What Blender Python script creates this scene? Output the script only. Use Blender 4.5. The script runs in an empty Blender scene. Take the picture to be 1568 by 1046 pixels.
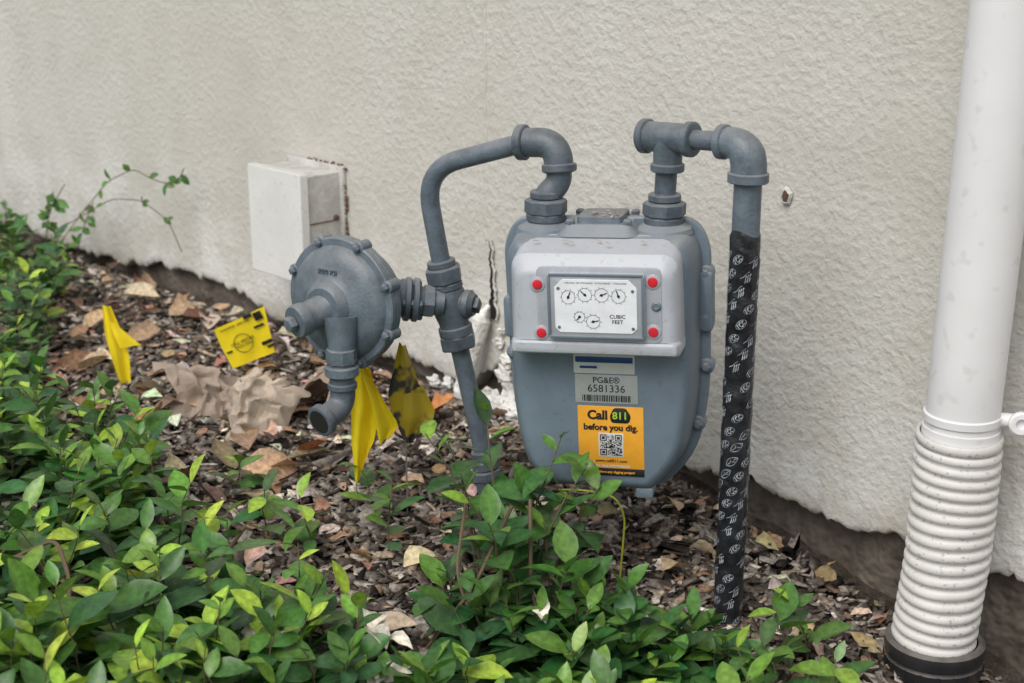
import bpy, math, random
import numpy as np
from mathutils import Vector, Matrix, noise
random.seed(7); rng=np.random.default_rng(7)
scene=bpy.context.scene
COL=scene.collection
V=Vector
# ------------------------------------------------------------------ helpers
def link(o,parent=None):
    COL.objects.link(o)
    if parent is not None: o.parent=parent
    return o
def empty(name,loc=(0,0,0),rot=(0,0,0)):
    o=bpy.data.objects.new(name,None); o.empty_display_size=.05
    o.location=loc; o.rotation_euler=rot
    return link(o)
def mesh_obj(name,vs,fs,mat=None,parent=None,smooth=True,loc=None,rot=None,autos=None):
    me=bpy.data.meshes.new(name); me.from_pydata([tuple(v) for v in vs],[],fs); me.update()
    if smooth:
        me.polygons.foreach_set('use_smooth',[True]*len(me.polygons))
        me.set_sharp_from_angle(angle=math.radians(autos or 35))
    o=bpy.data.objects.new(name,me)
    if mat: me.materials.append(mat)
    if loc is not None: o.location=loc
    if rot is not None: o.rotation_euler=rot
    return link(o,parent)
class Geo:
    """collects several closed shapes into one mesh"""
    def __init__(s): s.v=[]; s.f=[]
    def add(s,vs,fs):
        b=len(s.v); s.v+= [V(v) for v in vs]; s.f+=[tuple(i+b for i in f) for f in fs]
    def obj(s,name,mat,parent=None,**k): return mesh_obj(name,s.v,s.f,mat,parent,**k)
def rings_faces(n,seg,cap0=True,cap1=True):
    fs=[]
    for i in range(n-1):
        for j in range(seg):
            a=i*seg+j; b=i*seg+(j+1)%seg
            fs.append((a,b,b+seg,a+seg))
    if cap0: fs.append(tuple(reversed(range(seg))))
    if cap1: fs.append(tuple(range((n-1)*seg,n*seg)))
    return fs
def frame(d):
    d=V(d).normalized()
    up=V((0,0,1)) if abs(d.z)<.95 else V((1,0,0))
    x=up.cross(d).normalized(); y=d.cross(x)
    return x,y,d
def tube(g,pts,rad,seg=24,cap=True):
    pts=[V(p) for p in pts]; n=len(pts)
    if not hasattr(rad,'__len__'): rad=[rad]*n
    x,y,_=frame(pts[1]-pts[0]); vs=[]
    for i,p in enumerate(pts):
        if i==0: d=pts[1]-pts[0]
        elif i==n-1: d=pts[-1]-pts[-2]
        else: d=(pts[i+1]-pts[i]).normalized()+(pts[i]-pts[i-1]).normalized()
        d.normalize()
        x=(x-d*x.dot(d)).normalized(); y=d.cross(x)
        for k in range(seg):
            a=2*math.pi*k/seg
            vs.append(p+(x*math.cos(a)+y*math.sin(a))*rad[i])
    g.add(vs,rings_faces(n,seg,cap,cap))
def fillet(pts,r,n=10):
    pts=[V(p) for p in pts]; out=[pts[0]]
    for i in range(1,len(pts)-1):
        a,b,c=pts[i-1],pts[i],pts[i+1]
        u=(a-b).normalized(); w=(c-b).normalized()
        rr=r[i-1] if hasattr(r,'__len__') else r
        p0=b+u*rr; p1=b+w*rr
        for k in range(n+1):
            t=k/n; out.append(p0*(1-t)**2+b*2*t*(1-t)+p1*t*t)
    out.append(pts[-1]); return out
def lathe(g,org,axis,prof,seg=32,cap=True):
    """prof: list of (r,h) along axis"""
    x,y,d=frame(axis); org=V(org); vs=[]
    for r,h in prof:
        for k in range(seg):
            a=2*math.pi*k/seg
            vs.append(org+d*h+(x*math.cos(a)+y*math.sin(a))*r)
    g.add(vs,rings_faces(len(prof),seg,cap,cap))
def band(g,c,axis,r,w,seg=24,bev=.0012):
    lathe(g,c,axis,[(r-bev*2.2,-w/2-.0004),(r-bev,-w/2),(r,-w/2+bev),(r,w/2-bev),(r-bev,w/2),(r-bev*2.2,w/2+.0004)],seg)
def hexnut(g,c,axis,r,w,seg=6,bev=.002):
    band(g,c,axis,r,w,seg,bev)
def rpoly(corners,rad,seg=6):
    """rounded polygon, corners ccw (x,z)"""
    n=len(corners); out=[]
    for i in range(n):
        a=np.array(corners[i-1],float);b=np.array(corners[i],float);c=np.array(corners[(i+1)%n],float)
        r=rad[i] if hasattr(rad,'__len__') else rad
        u=(a-b);lu=np.linalg.norm(u);u/=lu; w=(c-b);lw=np.linalg.norm(w);w/=lw
        r=min(r,lu*.49,lw*.49)
        for k in range(seg+1):
            t=k/seg; out.append((b+u*r)*(1-t)**2+b*2*t*(1-t)+(b+w*r)*t*t)
    return out
def inset(poly,d):
    n=len(poly); out=[]
    for i in range(n):
        a=poly[i-1];c=poly[(i+1)%n]; t=c-a; L=np.linalg.norm(t)
        nrm=np.array([-t[1],t[0]])/(L if L>1e-9 else 1)
        out.append(poly[i]+nrm*d)
    return out
def loftY(g,rings):
    """rings: list of (y,poly) front(-y) first, polys ccw seen from -Y"""
    m=len(rings[0][1]); vs=[]
    for y,p in rings:
        for q in p: vs.append((q[0],y,q[1]))
    fs=[]
    n=len(rings)
    for i in range(n-1):
        for j in range(m):
            a=i*m+j;b=i*m+(j+1)%m
            fs.append((a,a+m,b+m,b))
    fs.append(tuple(range(m))); fs.append(tuple(reversed(range((n-1)*m,n*m))))
    g.add(vs,fs)
def slab(g,corners,rad,y0,y1,bev=.001,seg=4):
    p=rpoly(corners,rad,seg)
    loftY(g,[(y0,inset(p,bev)),(y0+bev*.4,inset(p,bev*.3)),(y0+bev,p),(y1,p)])
def rect(cx,cz,w,h): return [(cx-w/2,cz-h/2),(cx+w/2,cz-h/2),(cx+w/2,cz+h/2),(cx-w/2,cz+h/2)]
def text(name,body,size,loc,mat,parent,bold=0,align='CENTER',rotz=0,ext=.0):
    cu=bpy.data.curves.new(name,'FONT'); cu.body=body; cu.size=size; cu.align_x=align; cu.align_y='CENTER'
    cu.offset=bold; cu.extrude=ext; cu.resolution_u=3
    o=bpy.data.objects.new(name,cu); COL.objects.link(o)
    bpy.context.view_layer.update()
    me=bpy.data.meshes.new_from_object(o.evaluated_get(bpy.context.evaluated_depsgraph_get()))
    bpy.data.objects.remove(o)
    me.materials.clear(); me.materials.append(mat)
    ob=bpy.data.objects.new(name,me); ob.location=loc; ob.rotation_euler=(math.pi/2,0,0)
    if rotz: ob.rotation_euler=(math.pi/2,rotz,0)
    return link(ob,parent)
# ------------------------------------------------------------------ materials
def newmat(name):
    m=bpy.data.materials.new(name); m.use_nodes=True
    nt=m.node_tree; b=nt.nodes['Principled BSDF']
    return m,nt,b
def N(nt,t,**k):
    n=nt.nodes.new(t)
    for a,v in k.items(): setattr(n,a,v)
    return n
def noisen(nt,vec,scale,detail=3,rough=.55,dist=0):
    n=N(nt,'ShaderNodeTexNoise'); n.inputs['Scale'].default_value=scale; n.inputs['Detail'].default_value=detail
    n.inputs['Roughness'].default_value=rough; n.inputs['Distortion'].default_value=dist
    nt.links.new(vec,n.inputs['Vector']); return n.outputs['Fac']
def ramp(nt,fac,stops):
    r=N(nt,'ShaderNodeValToRGB'); e=r.color_ramp.elements
    while len(e)<len(stops): e.new(.5)
    for i,(p,c) in enumerate(stops):
        e[i].position=p; e[i].color=(*c,1) if len(c)==3 else c
    nt.links.new(fac,r.inputs['Fac']); return r.outputs['Color']
def mix(nt,fac,a,b,mode='MIX'):
    m=N(nt,'ShaderNodeMix',data_type='RGBA',blend_type=mode)
    for s,v in ((0,fac),(6,a),(7,b)):
        if isinstance(v,(int,float)): m.inputs[s].default_value=v
        elif isinstance(v,tuple): m.inputs[s].default_value=(*v,1) if len(v)==3 else v
        else: nt.links.new(v,m.inputs[s])
    return m.outputs[2]
def math_(nt,op,a,b=0.,clamp=False):
    m=N(nt,'ShaderNodeMath',operation=op,use_clamp=clamp)
    for i,v in enumerate((a,b)):
        if isinstance(v,(int,float)): m.inputs[i].default_value=v
        else: nt.links.new(v,m.inputs[i])
    return m.outputs[0]
def bump(nt,b,h,strength,dist,prev=None):
    n=N(nt,'ShaderNodeBump'); n.inputs['Strength'].default_value=strength; n.inputs['Distance'].default_value=dist
    nt.links.new(h,n.inputs['Height'])
    if prev: nt.links.new(prev,n.inputs['Normal'])
    nt.links.new(n.outputs[0],b.inputs['Normal']); return n.outputs[0]
def objco(nt): return N(nt,'ShaderNodeTexCoord').outputs['Object']
def paint(name,col,rough=.5,var=.2,scale=25,bs=.25,bd=.0006,bscale=400,dust=0.,dustcol=(.32,.29,.25),spec=.4,speck=0.):
    m,nt,b=newmat(name); co=objco(nt)
    f=noisen(nt,co,scale,3,.65)
    lo=tuple(c*(1-var) for c in col); hi=tuple(min(1,c*(1+var)) for c in col)
    c=ramp(nt,f,[(.3,lo),(.7,hi)])
    if speck:
        sp=noisen(nt,co,scale*9,1,.6); s=ramp(nt,sp,[(.64,(0,0,0)),(.72,(1,1,1))])
        c=mix(nt,math_(nt,'MULTIPLY',s,speck),c,(.10,.075,.055))
    if dust:
        g=N(nt,'ShaderNodeNewGeometry'); sx=N(nt,'ShaderNodeSeparateXYZ'); nt.links.new(g.outputs['Normal'],sx.inputs[0])
        up=math_(nt,'MULTIPLY',math_(nt,'MAXIMUM',sx.outputs['Z'],0.),dust)
        d=math_(nt,'MULTIPLY',up,f)
        c=mix(nt,math_(nt,'MULTIPLY',d,1.6,True),c,dustcol)
    nt.links.new(c,b.inputs['Base Color'])
    rr=math_(nt,'ADD',math_(nt,'MULTIPLY',f,.3),rough-.15)
    nt.links.new(rr,b.inputs['Roughness'])
    b.inputs['Specular IOR Level'].default_value=spec
    if bs: bump(nt,b,noisen(nt,co,bscale,1),bs,bd)
    return m
def plain(name,col,rough=.5,var=.06,scale=60): return paint(name,col,rough,var,scale,bs=0)
def attrmat(name,rough=.5,trans=0.,bumps=0.,bscale=300,spec=.5,var=.25):
    m,nt,b=newmat(name)
    a=N(nt,'ShaderNodeAttribute',attribute_name='Col'); co=objco(nt)
    n_=noisen(nt,co,150,1)
    f=ramp(nt,n_,[(.3,(1-var,)*3),(.7,(1+var,)*3)])
    c=mix(nt,1.,a.outputs['Color'],f,'MULTIPLY')
    nt.links.new(c,b.inputs['Base Color']); b.inputs['Roughness'].default_value=rough
    b.inputs['Specular IOR Level'].default_value=spec
    if bumps: bump(nt,b,n_,bumps,.002)
    if trans:
        t=N(nt,'ShaderNodeBsdfTranslucent'); nt.links.new(c,t.inputs['Color'])
        ms=N(nt,'ShaderNodeMixShader'); ms.inputs[0].default_value=trans
        out=nt.nodes['Material Output']
        nt.links.new(b.outputs[0],ms.inputs[1]); nt.links.new(t.outputs[0],ms.inputs[2]); nt.links.new(ms.outputs[0],out.inputs['Surface'])
    return m

M_pipe=paint('painted_pipe',(.118,.150,.180),.40,.25,40,.6,.0009,250,dust=.4,speck=.35)
M_pipe2=paint('painted_pipe_dark',(.092,.117,.141),.43,.28,40,.6,.0009,250,dust=.3,speck=.45)
M_body=paint('meter_body_paint',(.155,.200,.245),.40,.13,14,.35,.0005,600,dust=.5,speck=.20)
M_cover=paint('meter_cover_paint',(.44,.465,.505),.36,.09,16,.2,.0004,500,dust=.2,speck=.16)
M_frame=paint('dial_frame_plastic',(.38,.40,.435),.25,.08,30,.1,.0003)
M_dial=plain('dial_white',(.76,.78,.81),.4)
M_black=plain('print_black',(.015,.015,.017),.5)
M_red=plain('red_seal',(.62,.02,.035),.4)
M_silver=plain('label_silver',(.36,.38,.37),.4)
M_blue=plain('label_blue',(.02,.06,.20),.4)
M_white=plain('label_white',(.58,.58,.56),.45)
M_orange=plain('label_orange',(.82,.38,.035),.45)
M_yelgreen=plain('label_green',(.35,.55,.05),.45)
M_rust=paint('rusty_metal',(.13,.075,.05),.8,.4,60,.6,.001)
M_dark=plain('dark_hollow',(.012,.011,.01),.9)
M_pvc=paint('white_pvc',(.74,.735,.735),.45,.05,6,.2,.0006,60,speck=.12)
M_flex=paint('corrugated_white',(.70,.685,.65),.5,.10,20,.25,.0008,150,dust=.3,speck=.4)
M_blackpl=paint('black_plastic',(.018,.018,.02),.45,.2,40,.3,.0005,200,dust=.5)
M_box=paint('box_paint',(.70,.70,.675),.6,.05,12,.4,.0006,150,dust=.4,speck=.2)
M_boxed=paint('box_paint_worn',(.50,.49,.46),.7,.2,30,.5,.0008,150,speck=.5)
M_plaster=paint('loose_plaster',(.68,.67,.63),.85,.28,30,1.,.006,70,speck=.5)
M_wireg=plain('tracer_wire_green',(.45,.50,.05),.4)

def tape():
    m,nt,b=newmat('pipe_wrap_tape'); co=objco(nt)
    c=ramp(nt,noisen(nt,co,50,3),[(.3,(.006,.006,.008)),(.75,(.030,.032,.038))])
    nt.links.new(c,b.inputs['Base Color']); b.inputs['Roughness'].default_value=.32
    bump(nt,b,noisen(nt,co,120,2),.7,.0025)
    return m
M_tape=tape()

def stucco():
    m,nt,b=newmat('stucco_paint'); co=objco(nt)
    big=noisen(nt,co,1.6,3,.6); mid=noisen(nt,co,8,4,.65)
    c=ramp(nt,big,[(.3,(.535,.515,.460)),(.7,(.610,.597,.550))])
    c=mix(nt,math_(nt,'MULTIPLY',ramp(nt,mid,[(.45,(0,0,0)),(.75,(1,1,1))]),.40),c,(.44,.415,.36))
    sx=N(nt,'ShaderNodeSeparateXYZ'); nt.links.new(co,sx.inputs[0])
    h=math_(nt,'SUBTRACT',1.,math_(nt,'MULTIPLY',sx.outputs['Z'],3.2),True)
    pt=ramp(nt,mid,[(.38,(1,1,1)),(.52,(0,0,0))])
    c=mix(nt,math_(nt,'MULTIPLY',math_(nt,'MULTIPLY',h,pt),.8),c,(.70,.70,.68))
    edge=math_(nt,'SUBTRACT',1.,math_(nt,'MULTIPLY',sx.outputs['Z'],20.),True)
    c=mix(nt,math_(nt,'MULTIPLY',math_(nt,'MULTIPLY',edge,mid),1.3,True),c,(.33,.29,.23))
    n1=noisen(nt,co,84,2,.5,.15); lump=ramp(nt,n1,[(.40,(0,0,0)),(.70,(1,1,1))])
    n2=noisen(nt,co,190,1,.6)
    hgt=math_(nt,'ADD',lump,math_(nt,'MULTIPLY',n2,.5))
    amp=math_(nt,'ADD',math_(nt,'MULTIPLY',big,1.3),-.03)
    hgt=math_(nt,'MULTIPLY',hgt,amp)
    pits=ramp(nt,n2,[(.17,(1,1,1)),(.24,(0,0,0))])
    c=mix(nt,math_(nt,'MULTIPLY',pits,.6),c,(.27,.22,.16))
    nt.links.new(c,b.inputs['Base Color']); b.inputs['Roughness'].default_value=.85; b.inputs['Specular IOR Level'].default_value=.2
    bump(nt,b,hgt,.42,.004)
    return m
M_stucco=stucco()
M_found=paint('foundation_concrete',(.15,.125,.10),.95,.45,18,1.,.008,60,speck=.5)
def groundmat():
    m,nt,b=newmat('soil'); co=objco(nt)
    n_=noisen(nt,co,60,5,.75)
    c=ramp(nt,n_,[(.3,(.03,.022,.016)),(.55,(.09,.068,.05)),(.75,(.18,.14,.11))])
    nt.links.new(c,b.inputs['Base Color']); b.inputs['Roughness'].default_value=.95
    bump(nt,b,n_,1.,.015); return m
M_soil=groundmat()
M_leaf=attrmat('glossy_leaf',.30,.20,0,400,.5,.25)
M_stem=plain('stem_bark',(.13,.09,.055),.8)
M_chip=attrmat('bark_chip',.85,0,0,350,.25,.5)
M_dry=attrmat('dry_leaf',.75,.12,0,200,.25,.3)

# ------------------------------------------------------------------ frames
WO=V((-.024,2.184,0)); WR=math.radians(-46.9)
t_=V((math.cos(WR),math.sin(WR),0)); n_=V((math.sin(WR),-math.cos(WR),0))   # n_ points out of the wall
def gz(x,y):
    q=np.clip(.75*x-.66*(y-1.7)-.02,0,.6); return -.2*q
def outdist(x,y): return (x-WO.x)*n_.x+(y-WO.y)*n_.y

# ------------------------------------------------------------------ ground
def build_ground():
    xs=np.concatenate([[-60,-25,-10,-5,-3],np.arange(-2.2,1.4,.025),[2,3,5,10,25,60]])
    ys=np.concatenate([[-60,-25,-10,-4,-1.5,-.5],np.arange(.1,3.9,.025),[5,7,12,25,60]])
    vs=[];
    for y in ys:
        for x in xs:
            z=float(gz(x,y))
            if abs(x)<3 and abs(y)<4.5: z+=.008*noise.noise(V((x*9,y*9,0)))+.004*noise.noise(V((x*31,y*31,3)))
            od=abs(outdist(x,y)); z-=.018*math.exp(-(od/.03)**2)
            vs.append((x,y,z-.004))
    nx=len(xs); fs=[(j*nx+i,j*nx+i+1,(j+1)*nx+i+1,(j+1)*nx+i) for j in range(len(ys)-1) for i in range(nx-1)]
    mesh_obj('ground',vs,fs,M_soil,None,autos=180)
build_ground()

def instanced_mesh(name,verts,faces_flat,nper,cols,mat,smooth=False,parent=None):
    me=bpy.data.meshes.new(name); nv=len(verts); nf=len(faces_flat)//nper
    me.vertices.add(nv); me.vertices.foreach_set('co',verts.astype(np.float32).ravel())
    me.loops.add(nf*nper); me.loops.foreach_set('vertex_index',faces_flat.astype(np.int32))
    me.polygons.add(nf); me.polygons.foreach_set('loop_start',np.arange(nf,dtype=np.int32)*nper)
    me.update(calc_edges=True); me.validate()
    ca=me.color_attributes.new('Col','FLOAT_COLOR','POINT')
    c4=np.ones((nv,4),np.float32); c4[:,:3]=cols; ca.data.foreach_set('color',c4.ravel())
    if smooth: me.polygons.foreach_set('use_smooth',np.ones(nf,bool))
    me.materials.append(mat)
    return link(bpy.data.objects.new(name,me),parent)

def build_mulch():
    n=95000
    x=rng.uniform(-1.9,.95,n); y=1.0+2.5*rng.uniform(0,1,n)**1.15
    od=outdist(x,y); keep=(od>.010)
    far=np.hypot(x,y); keep&=rng.uniform(0,1,n)<np.clip(1.6-far*.25,.35,1)
    x,y,od=x[keep],y[keep],od[keep]; n=len(x)
    L=rng.gamma(2.6,.0024,n)+.0022; W=L*rng.uniform(.14,.5,n)+.0008; H=rng.uniform(.0005,.0022,n)
    big=rng.uniform(0,1,n)<.025; L[big]*=1.8
    L=np.minimum(L,.024)
    base=np.array([[-1,-1,-1],[1,-1,-1],[1,1,-1],[-1,1,-1],[-1,-1,1],[1,-1,1],[1,1,1],[-1,1,1]],float)
    P=base[None]*np.stack([L,W,H],1)[:,None,:]
    P+=rng.normal(0,1,P.shape)*np.stack([L*.22,W*.3,H*.25],1)[:,None,:]
    P[:,:,2]+= (P[:,:,0]**2)*rng.normal(0,6,n)[:,None]
    yaw=rng.uniform(0,6.283,n); pit=rng.normal(0,.30,n); rol=rng.normal(0,.38,n)
    cy,sy,cp,sp,cr,sr=np.cos(yaw),np.sin(yaw),np.cos(pit),np.sin(pit),np.cos(rol),np.sin(rol)
    R=np.stack([np.stack([cy*cp,cy*sp*sr-sy*cr,cy*sp*cr+sy*sr],1),np.stack([sy*cp,sy*sp*sr+cy*cr,sy*sp*cr-cy*sr],1),np.stack([-sp,cp*sr,cp*cr],1)],1)
    P=np.einsum('nij,nkj->nki',R,P)
    z=gz(x,y)+rng.uniform(-.001,.009,n)-.020*np.exp(-(od/.03)**2)
    P+=np.stack([x,y,z],1)[:,None,:]
    f=np.array([[4,5,6,7],[0,1,5,4],[1,2,6,5],[2,3,7,6],[3,0,4,7]])
    F=(f[None]+np.arange(n)[:,None,None]*8).ravel()
    pal=np.array([(.075,.057,.045),(.125,.10,.082),(.19,.163,.14),(.30,.265,.23),(.22,.145,.095),(.34,.26,.185),(.52,.46,.39),(.032,.025,.021)])
    idx=rng.choice(8,n,p=[.18,.21,.21,.15,.06,.07,.06,.06])
    c=pal[idx]*rng.uniform(.75,1.3,(n,1))
    instanced_mesh('mulch',P.reshape(-1,3),F,4,np.repeat(c,8,0),M_chip)
build_mulch()

# ------------------------------------------------------------------ leaf builder
class Leaves:
    prof=[(0,.06),(.14,.55),(.34,.95),(.55,1.),(.76,.72),(.9,.36),(1.,.02)]
    def __init__(s): s.v=[];s.f=[];s.c=[]
    def leaf(s,p,d,up,L,W,col,fold=.25,curl=.2,twist=0.,rag=0.):
        d=V(d).normalized(); x=d.cross(V(up))
        if x.length<1e-4: x=V((1,0,0))
        x.normalize(); n=x.cross(d)
        if twist:
            q=Matrix.Rotation(twist,3,d); x=q@x; n=q@n
        b=len(s.v)
        for t,w in s.prof:
            ww=W*.5*w; z=-curl*L*t*t
            lw=ww*(1+random.uniform(-rag,rag)); rw=ww*(1+random.uniform(-rag,rag))
            zz=fold+ (random.uniform(-rag,rag) if rag else 0)
            c=p+d*(L*t*(1-.3*abs(curl)*t))+n*z
            s.v.append(c-x*lw+n*(zz*lw)); s.v.append(c); s.v.append(c+x*rw+n*(zz*rw))
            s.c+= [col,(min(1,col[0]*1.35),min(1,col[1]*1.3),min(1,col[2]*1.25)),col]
        for i in range(len(s.prof)-1):
            a=b+i*3
            s.f+= [a,a+1,a+4,a+3, a+1,a+2,a+5,a+4]
    def obj(s,name,mat,parent=None):
        return instanced_mesh(name,np.array([tuple(v) for v in s.v]),np.array(s.f),4,np.array(s.c),mat,True,parent)
def leafcol(young):
    """young 0..1"""
    dark=(.028+random.random()*.018,.082+random.random()*.045,.028+random.random()*.018)
    mid=(.090+random.random()*.03,.205+random.random()*.05,.038)
    lime=(.32+random.random()*.08,.47+random.random()*.08,.06)
    if young<.5: k=young*2; a,b=dark,mid
    else: k=young*2-1; a,b=mid,lime
    return tuple(a[i]*(1-k)+b[i]*k for i in range(3))
def sprig(LV,G,p,h,lean,nl,size,young=.2,stem=.0013,ldir=None,t0=.18):
    """upright shoot with alternate glossy leaves"""
    p=V(p); a=random.uniform(0,6.28) if ldir is None else ldir
    ld=V((math.cos(a),math.sin(a),0))*lean
    pts=[]
    for k in range(6):
        t=k/5; pts.append(p+V((0,0,h*t*(1-.15*lean*t)))+ld*(h*t*t)+V((random.uniform(-1,1),random.uniform(-1,1),0))*.003)
    tube(G,pts,[stem*(1-.6*k/5) for k in range(6)],5)
    ang=random.uniform(0,6.28)
    for i in range(nl):
        t=t0+(1-t0)*(i+.5)/nl; fi=t*5; k=min(4,int(fi)); pos=pts[k].lerp(pts[k+1],fi-k)
        ang+=2.4+random.uniform(-.5,.5)
        el=random.uniform(.0,.65) if t<.85 else random.uniform(.5,1.2)
        d=V((math.cos(ang)*math.cos(el),math.sin(ang)*math.cos(el),math.sin(el)))
        L=size*random.uniform(.6,1.25)*(1. if t<.8 else .75)
        y=young*random.uniform(.0,1.1)+(.55*random.random() if t>.82 else 0)
        LV.leaf(pos,d,(random.uniform(-.3,.3),random.uniform(-.3,.3),1),L,L*random.uniform(.40,.58),leafcol(min(1,max(0,y))),
                fold=random.uniform(.1,.4),curl=random.uniform(-.02,.35),twist=random.uniform(-.4,.4))
def inpoly(x,y,P):
    c=False;n=len(P)
    for i in range(n):
        x1,y1=P[i];x2,y2=P[i-1]
        if (y1>y)!=(y2>y) and x<(x2-x1)*(y-y1)/(y2-y1)+x1: c=not c
    return c
def patch(LV,G,P,n,hr,size,young,nl=(9,14),lean=.35,clump=None):
    xs=[p[0] for p in P];ys=[p[1] for p in P];k=0;tries=0
    while k<n and tries<n*30:
        tries+=1
        x=random.uniform(min(xs),max(xs));y=random.uniform(min(ys),max(ys))
        if not inpoly(x,y,P) or outdist(x,y)<.06: continue
        if clump is not None and noise.noise(V((x*6,y*6,9)))<clump: continue
        h=random.uniform(*hr)
        sprig(LV,G,(x,y,float(gz(x,y))-.005),h,random.uniform(0,lean),random.randint(*nl),size*random.uniform(.8,1.15),young*random.choice([.2,.5,1,1.9]))
        k+=1
LV=Leaves();G=Geo()
# back-left bank beside the wall
patch(LV,G,[(-1.9,3.9),(-1.25,3.35),(-.98,3.05),(-.86,2.78),(-.80,2.45),(-.86,2.22),(-1.9,2.1)],660,(.06,.17),.038,.45)
patch(LV,G,[(-1.0,2.35),(-.78,2.4),(-.76,2.2),(-.70,2.1),(-.64,1.95),(-1.2,1.95)],80,(.05,.10),.036,.4,(7,11))
# left foreground mass
patch(LV,G,[(-1.5,2.05),(-.66,2.03),(-.52,1.90),(-.43,1.70),(-.36,1.55),(-.27,1.42),(-.22,1.30),(-.20,.7),(-1.5,.7)],720,(.05,.15),.050,.52)
patch(LV,G,[(-.66,1.36),(-.30,1.32),(-.25,.9),(-.7,.9)],60,(.10,.17),.058,.66)
# front strip
patch(LV,G,[(-.27,1.39),(-.05,1.33),(.10,1.33),(.22,1.36),(.30,1.25),(.30,.8),(-.27,.8)],190,(.05,.125),.052,.48)
# centre clump round the riser
patch(LV,G,[(-.05,1.60),(.0,1.63),(.06,1.58),(.07,1.46),(.0,1.44)],9,(.10,.16),.052,.30,(6,9),.45)
patch(LV,G,[(-.09,1.48),(.06,1.50),(.21,1.46),(.23,1.40),(.10,1.34),(-.05,1.36)],54,(.05,.115),.052,.12,(8,12),.5)
# taller shoots standing in front of the riser and to the left of the meter
for (x,y,h,ld,yg) in [(-.03,1.53,.225,2.9,.22),(-.01,1.55,.235,1.9,.3),(.005,1.53,.225,.6,.25),(.02,1.51,.205,.2,.22),(.0,1.50,.195,3.6,.3),(.045,1.53,.175,.1,.35),(-.04,1.56,.19,2.2,.3),(-.01,1.47,.185,4.5,.25),(.04,1.45,.15,5.2,.2)]:
    sprig(LV,G,(x,y,float(gz(x,y))-.01),h,.30,8,.056,yg,.0017,ld,.45)
for (x,y,h) in [(.31,1.46,.10),(.335,1.50,.09),(.29,1.41,.08),(.34,1.40,.07),(.23,1.42,.09),(.26,1.38,.1),(-.17,1.72,.08),(-.24,1.62,.08),(-.15,1.62,.1),(-.36,1.80,.07),(-.30,1.66,.09),(.20,1.30,.12),(.26,1.31,.1),(-.23,1.43,.1),(-.19,1.39,.09),(-.15,1.36,.1)]:
    sprig(LV,G,(x,y,float(gz(x,y))),h,.3,8,.048,.55)
for a in [[(-.52,1.42,.10),(-.47,1.40,.13),(-.44,1.34,.11),(-.43,1.26,.05)],[(-.60,1.5,.05),(-.50,1.38,.12),(-.41,1.33,.09)],[(-.36,1.48,.02),(-.30,1.44,.10),(-.28,1.43,.13)],[(-.10,1.42,-.02),(-.04,1.43,.06),(.0,1.46,.14)],[(-.02,1.40,-.03),(-.06,1.44,.07),(-.05,1.5,.13)],[(.05,1.42,-.03),(.02,1.44,.05),(.02,1.50,.13)]]:
    tube(G,fillet(a,.02,4),.0022,6)
gc=empty('groundcover_shrub')
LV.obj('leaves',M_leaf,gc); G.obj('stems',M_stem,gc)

# climbing vine at the far left of the wall
LV=Leaves();G=Geo()
def vine(pts,leaves,size):
    pp=fillet(pts,.03,5); tube(G,pp,.0011,5)
    for i in range(leaves):
        t=random.random(); q=pp[int(t*(len(pp)-1))]
        a=random.uniform(0,6.28); d=V((math.cos(a),-.3,math.sin(a)))
        LV.leaf(q,d,(n_.x,n_.y,.6),size*random.uniform(.7,1.2),size*.6,leafcol(random.uniform(.1,.5)),.2,.1)
def wl(s,o,z): return WO+t_*s+n_*o+V((0,0,z))
vine([wl(-1.30,.10,.02),wl(-1.22,.06,.12),wl(-1.13,.04,.20),wl(-1.0,.05,.245),wl(-.90,.06,.235),wl(-.84,.05,.235),wl(-.81,.05,.27)],12,.024)
vine([wl(-1.24,.08,.10),wl(-1.1,.05,.17),wl(-.98,.05,.185),wl(-.88,.05,.16),wl(-.82,.06,.11)],6,.018)
vine([wl(-1.20,.10,.0),wl(-1.16,.09,.10),wl(-1.14,.07,.16)],9,.026)
vine([wl(-1.34,.10,.0),wl(-1.30,.09,.12),wl(-1.26,.07,.18)],14,.03)
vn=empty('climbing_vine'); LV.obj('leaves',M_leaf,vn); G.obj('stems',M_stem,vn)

# fallen leaves
LV=Leaves()
def dry(x,y,L,col,W=None,up=.012,yaw=None,tilt=None):
    a=random.uniform(0,6.28) if yaw is None else yaw; e=random.uniform(-.15,.4) if tilt is None else tilt
    LV.leaf(V((x,y,float(gz(x,y))+up)),(math.cos(a)*math.cos(e),math.sin(a)*math.cos(e),math.sin(e)),(random.uniform(-.5,.5),random.uniform(-.5,.5),1),
            L,W or L*random.uniform(.4,.7),col,random.uniform(.1,.9),random.uniform(-.3,.5),random.uniform(-.5,.5),.25)
dp=[(.36,.24,.15),(.29,.18,.11),(.50,.42,.32),(.24,.16,.11),(.64,.59,.51),(.46,.33,.22),(.34,.19,.12),(.57,.49,.39)]
k=0
while k<900:
    x=random.uniform(-1.5,.7);y=random.uniform(1.05,3.2)
    if outdist(x,y)<.03: continue
    c=random.choice(dp); dry(x,y,random.uniform(.012,.040),tuple(v*random.uniform(.8,1.15) for v in c)); k+=1
k=0
while k<80:   # larger curled leaves on the left-hand side
    x=random.uniform(-1.0,-.1);y=random.uniform(1.75,2.9)
    if outdist(x,y)<.04: continue
    c=random.choice(dp); dry(x,y,random.uniform(.045,.075),tuple(v*random.uniform(.8,1.1) for v in c),up=.016); k+=1
for s in np.linspace(-1.2,.9,40):
    p=wl(s,random.uniform(.035,.08),0); dry(p.x,p.y,random.uniform(.02,.045),random.choice(dp),up=.004)
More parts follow.
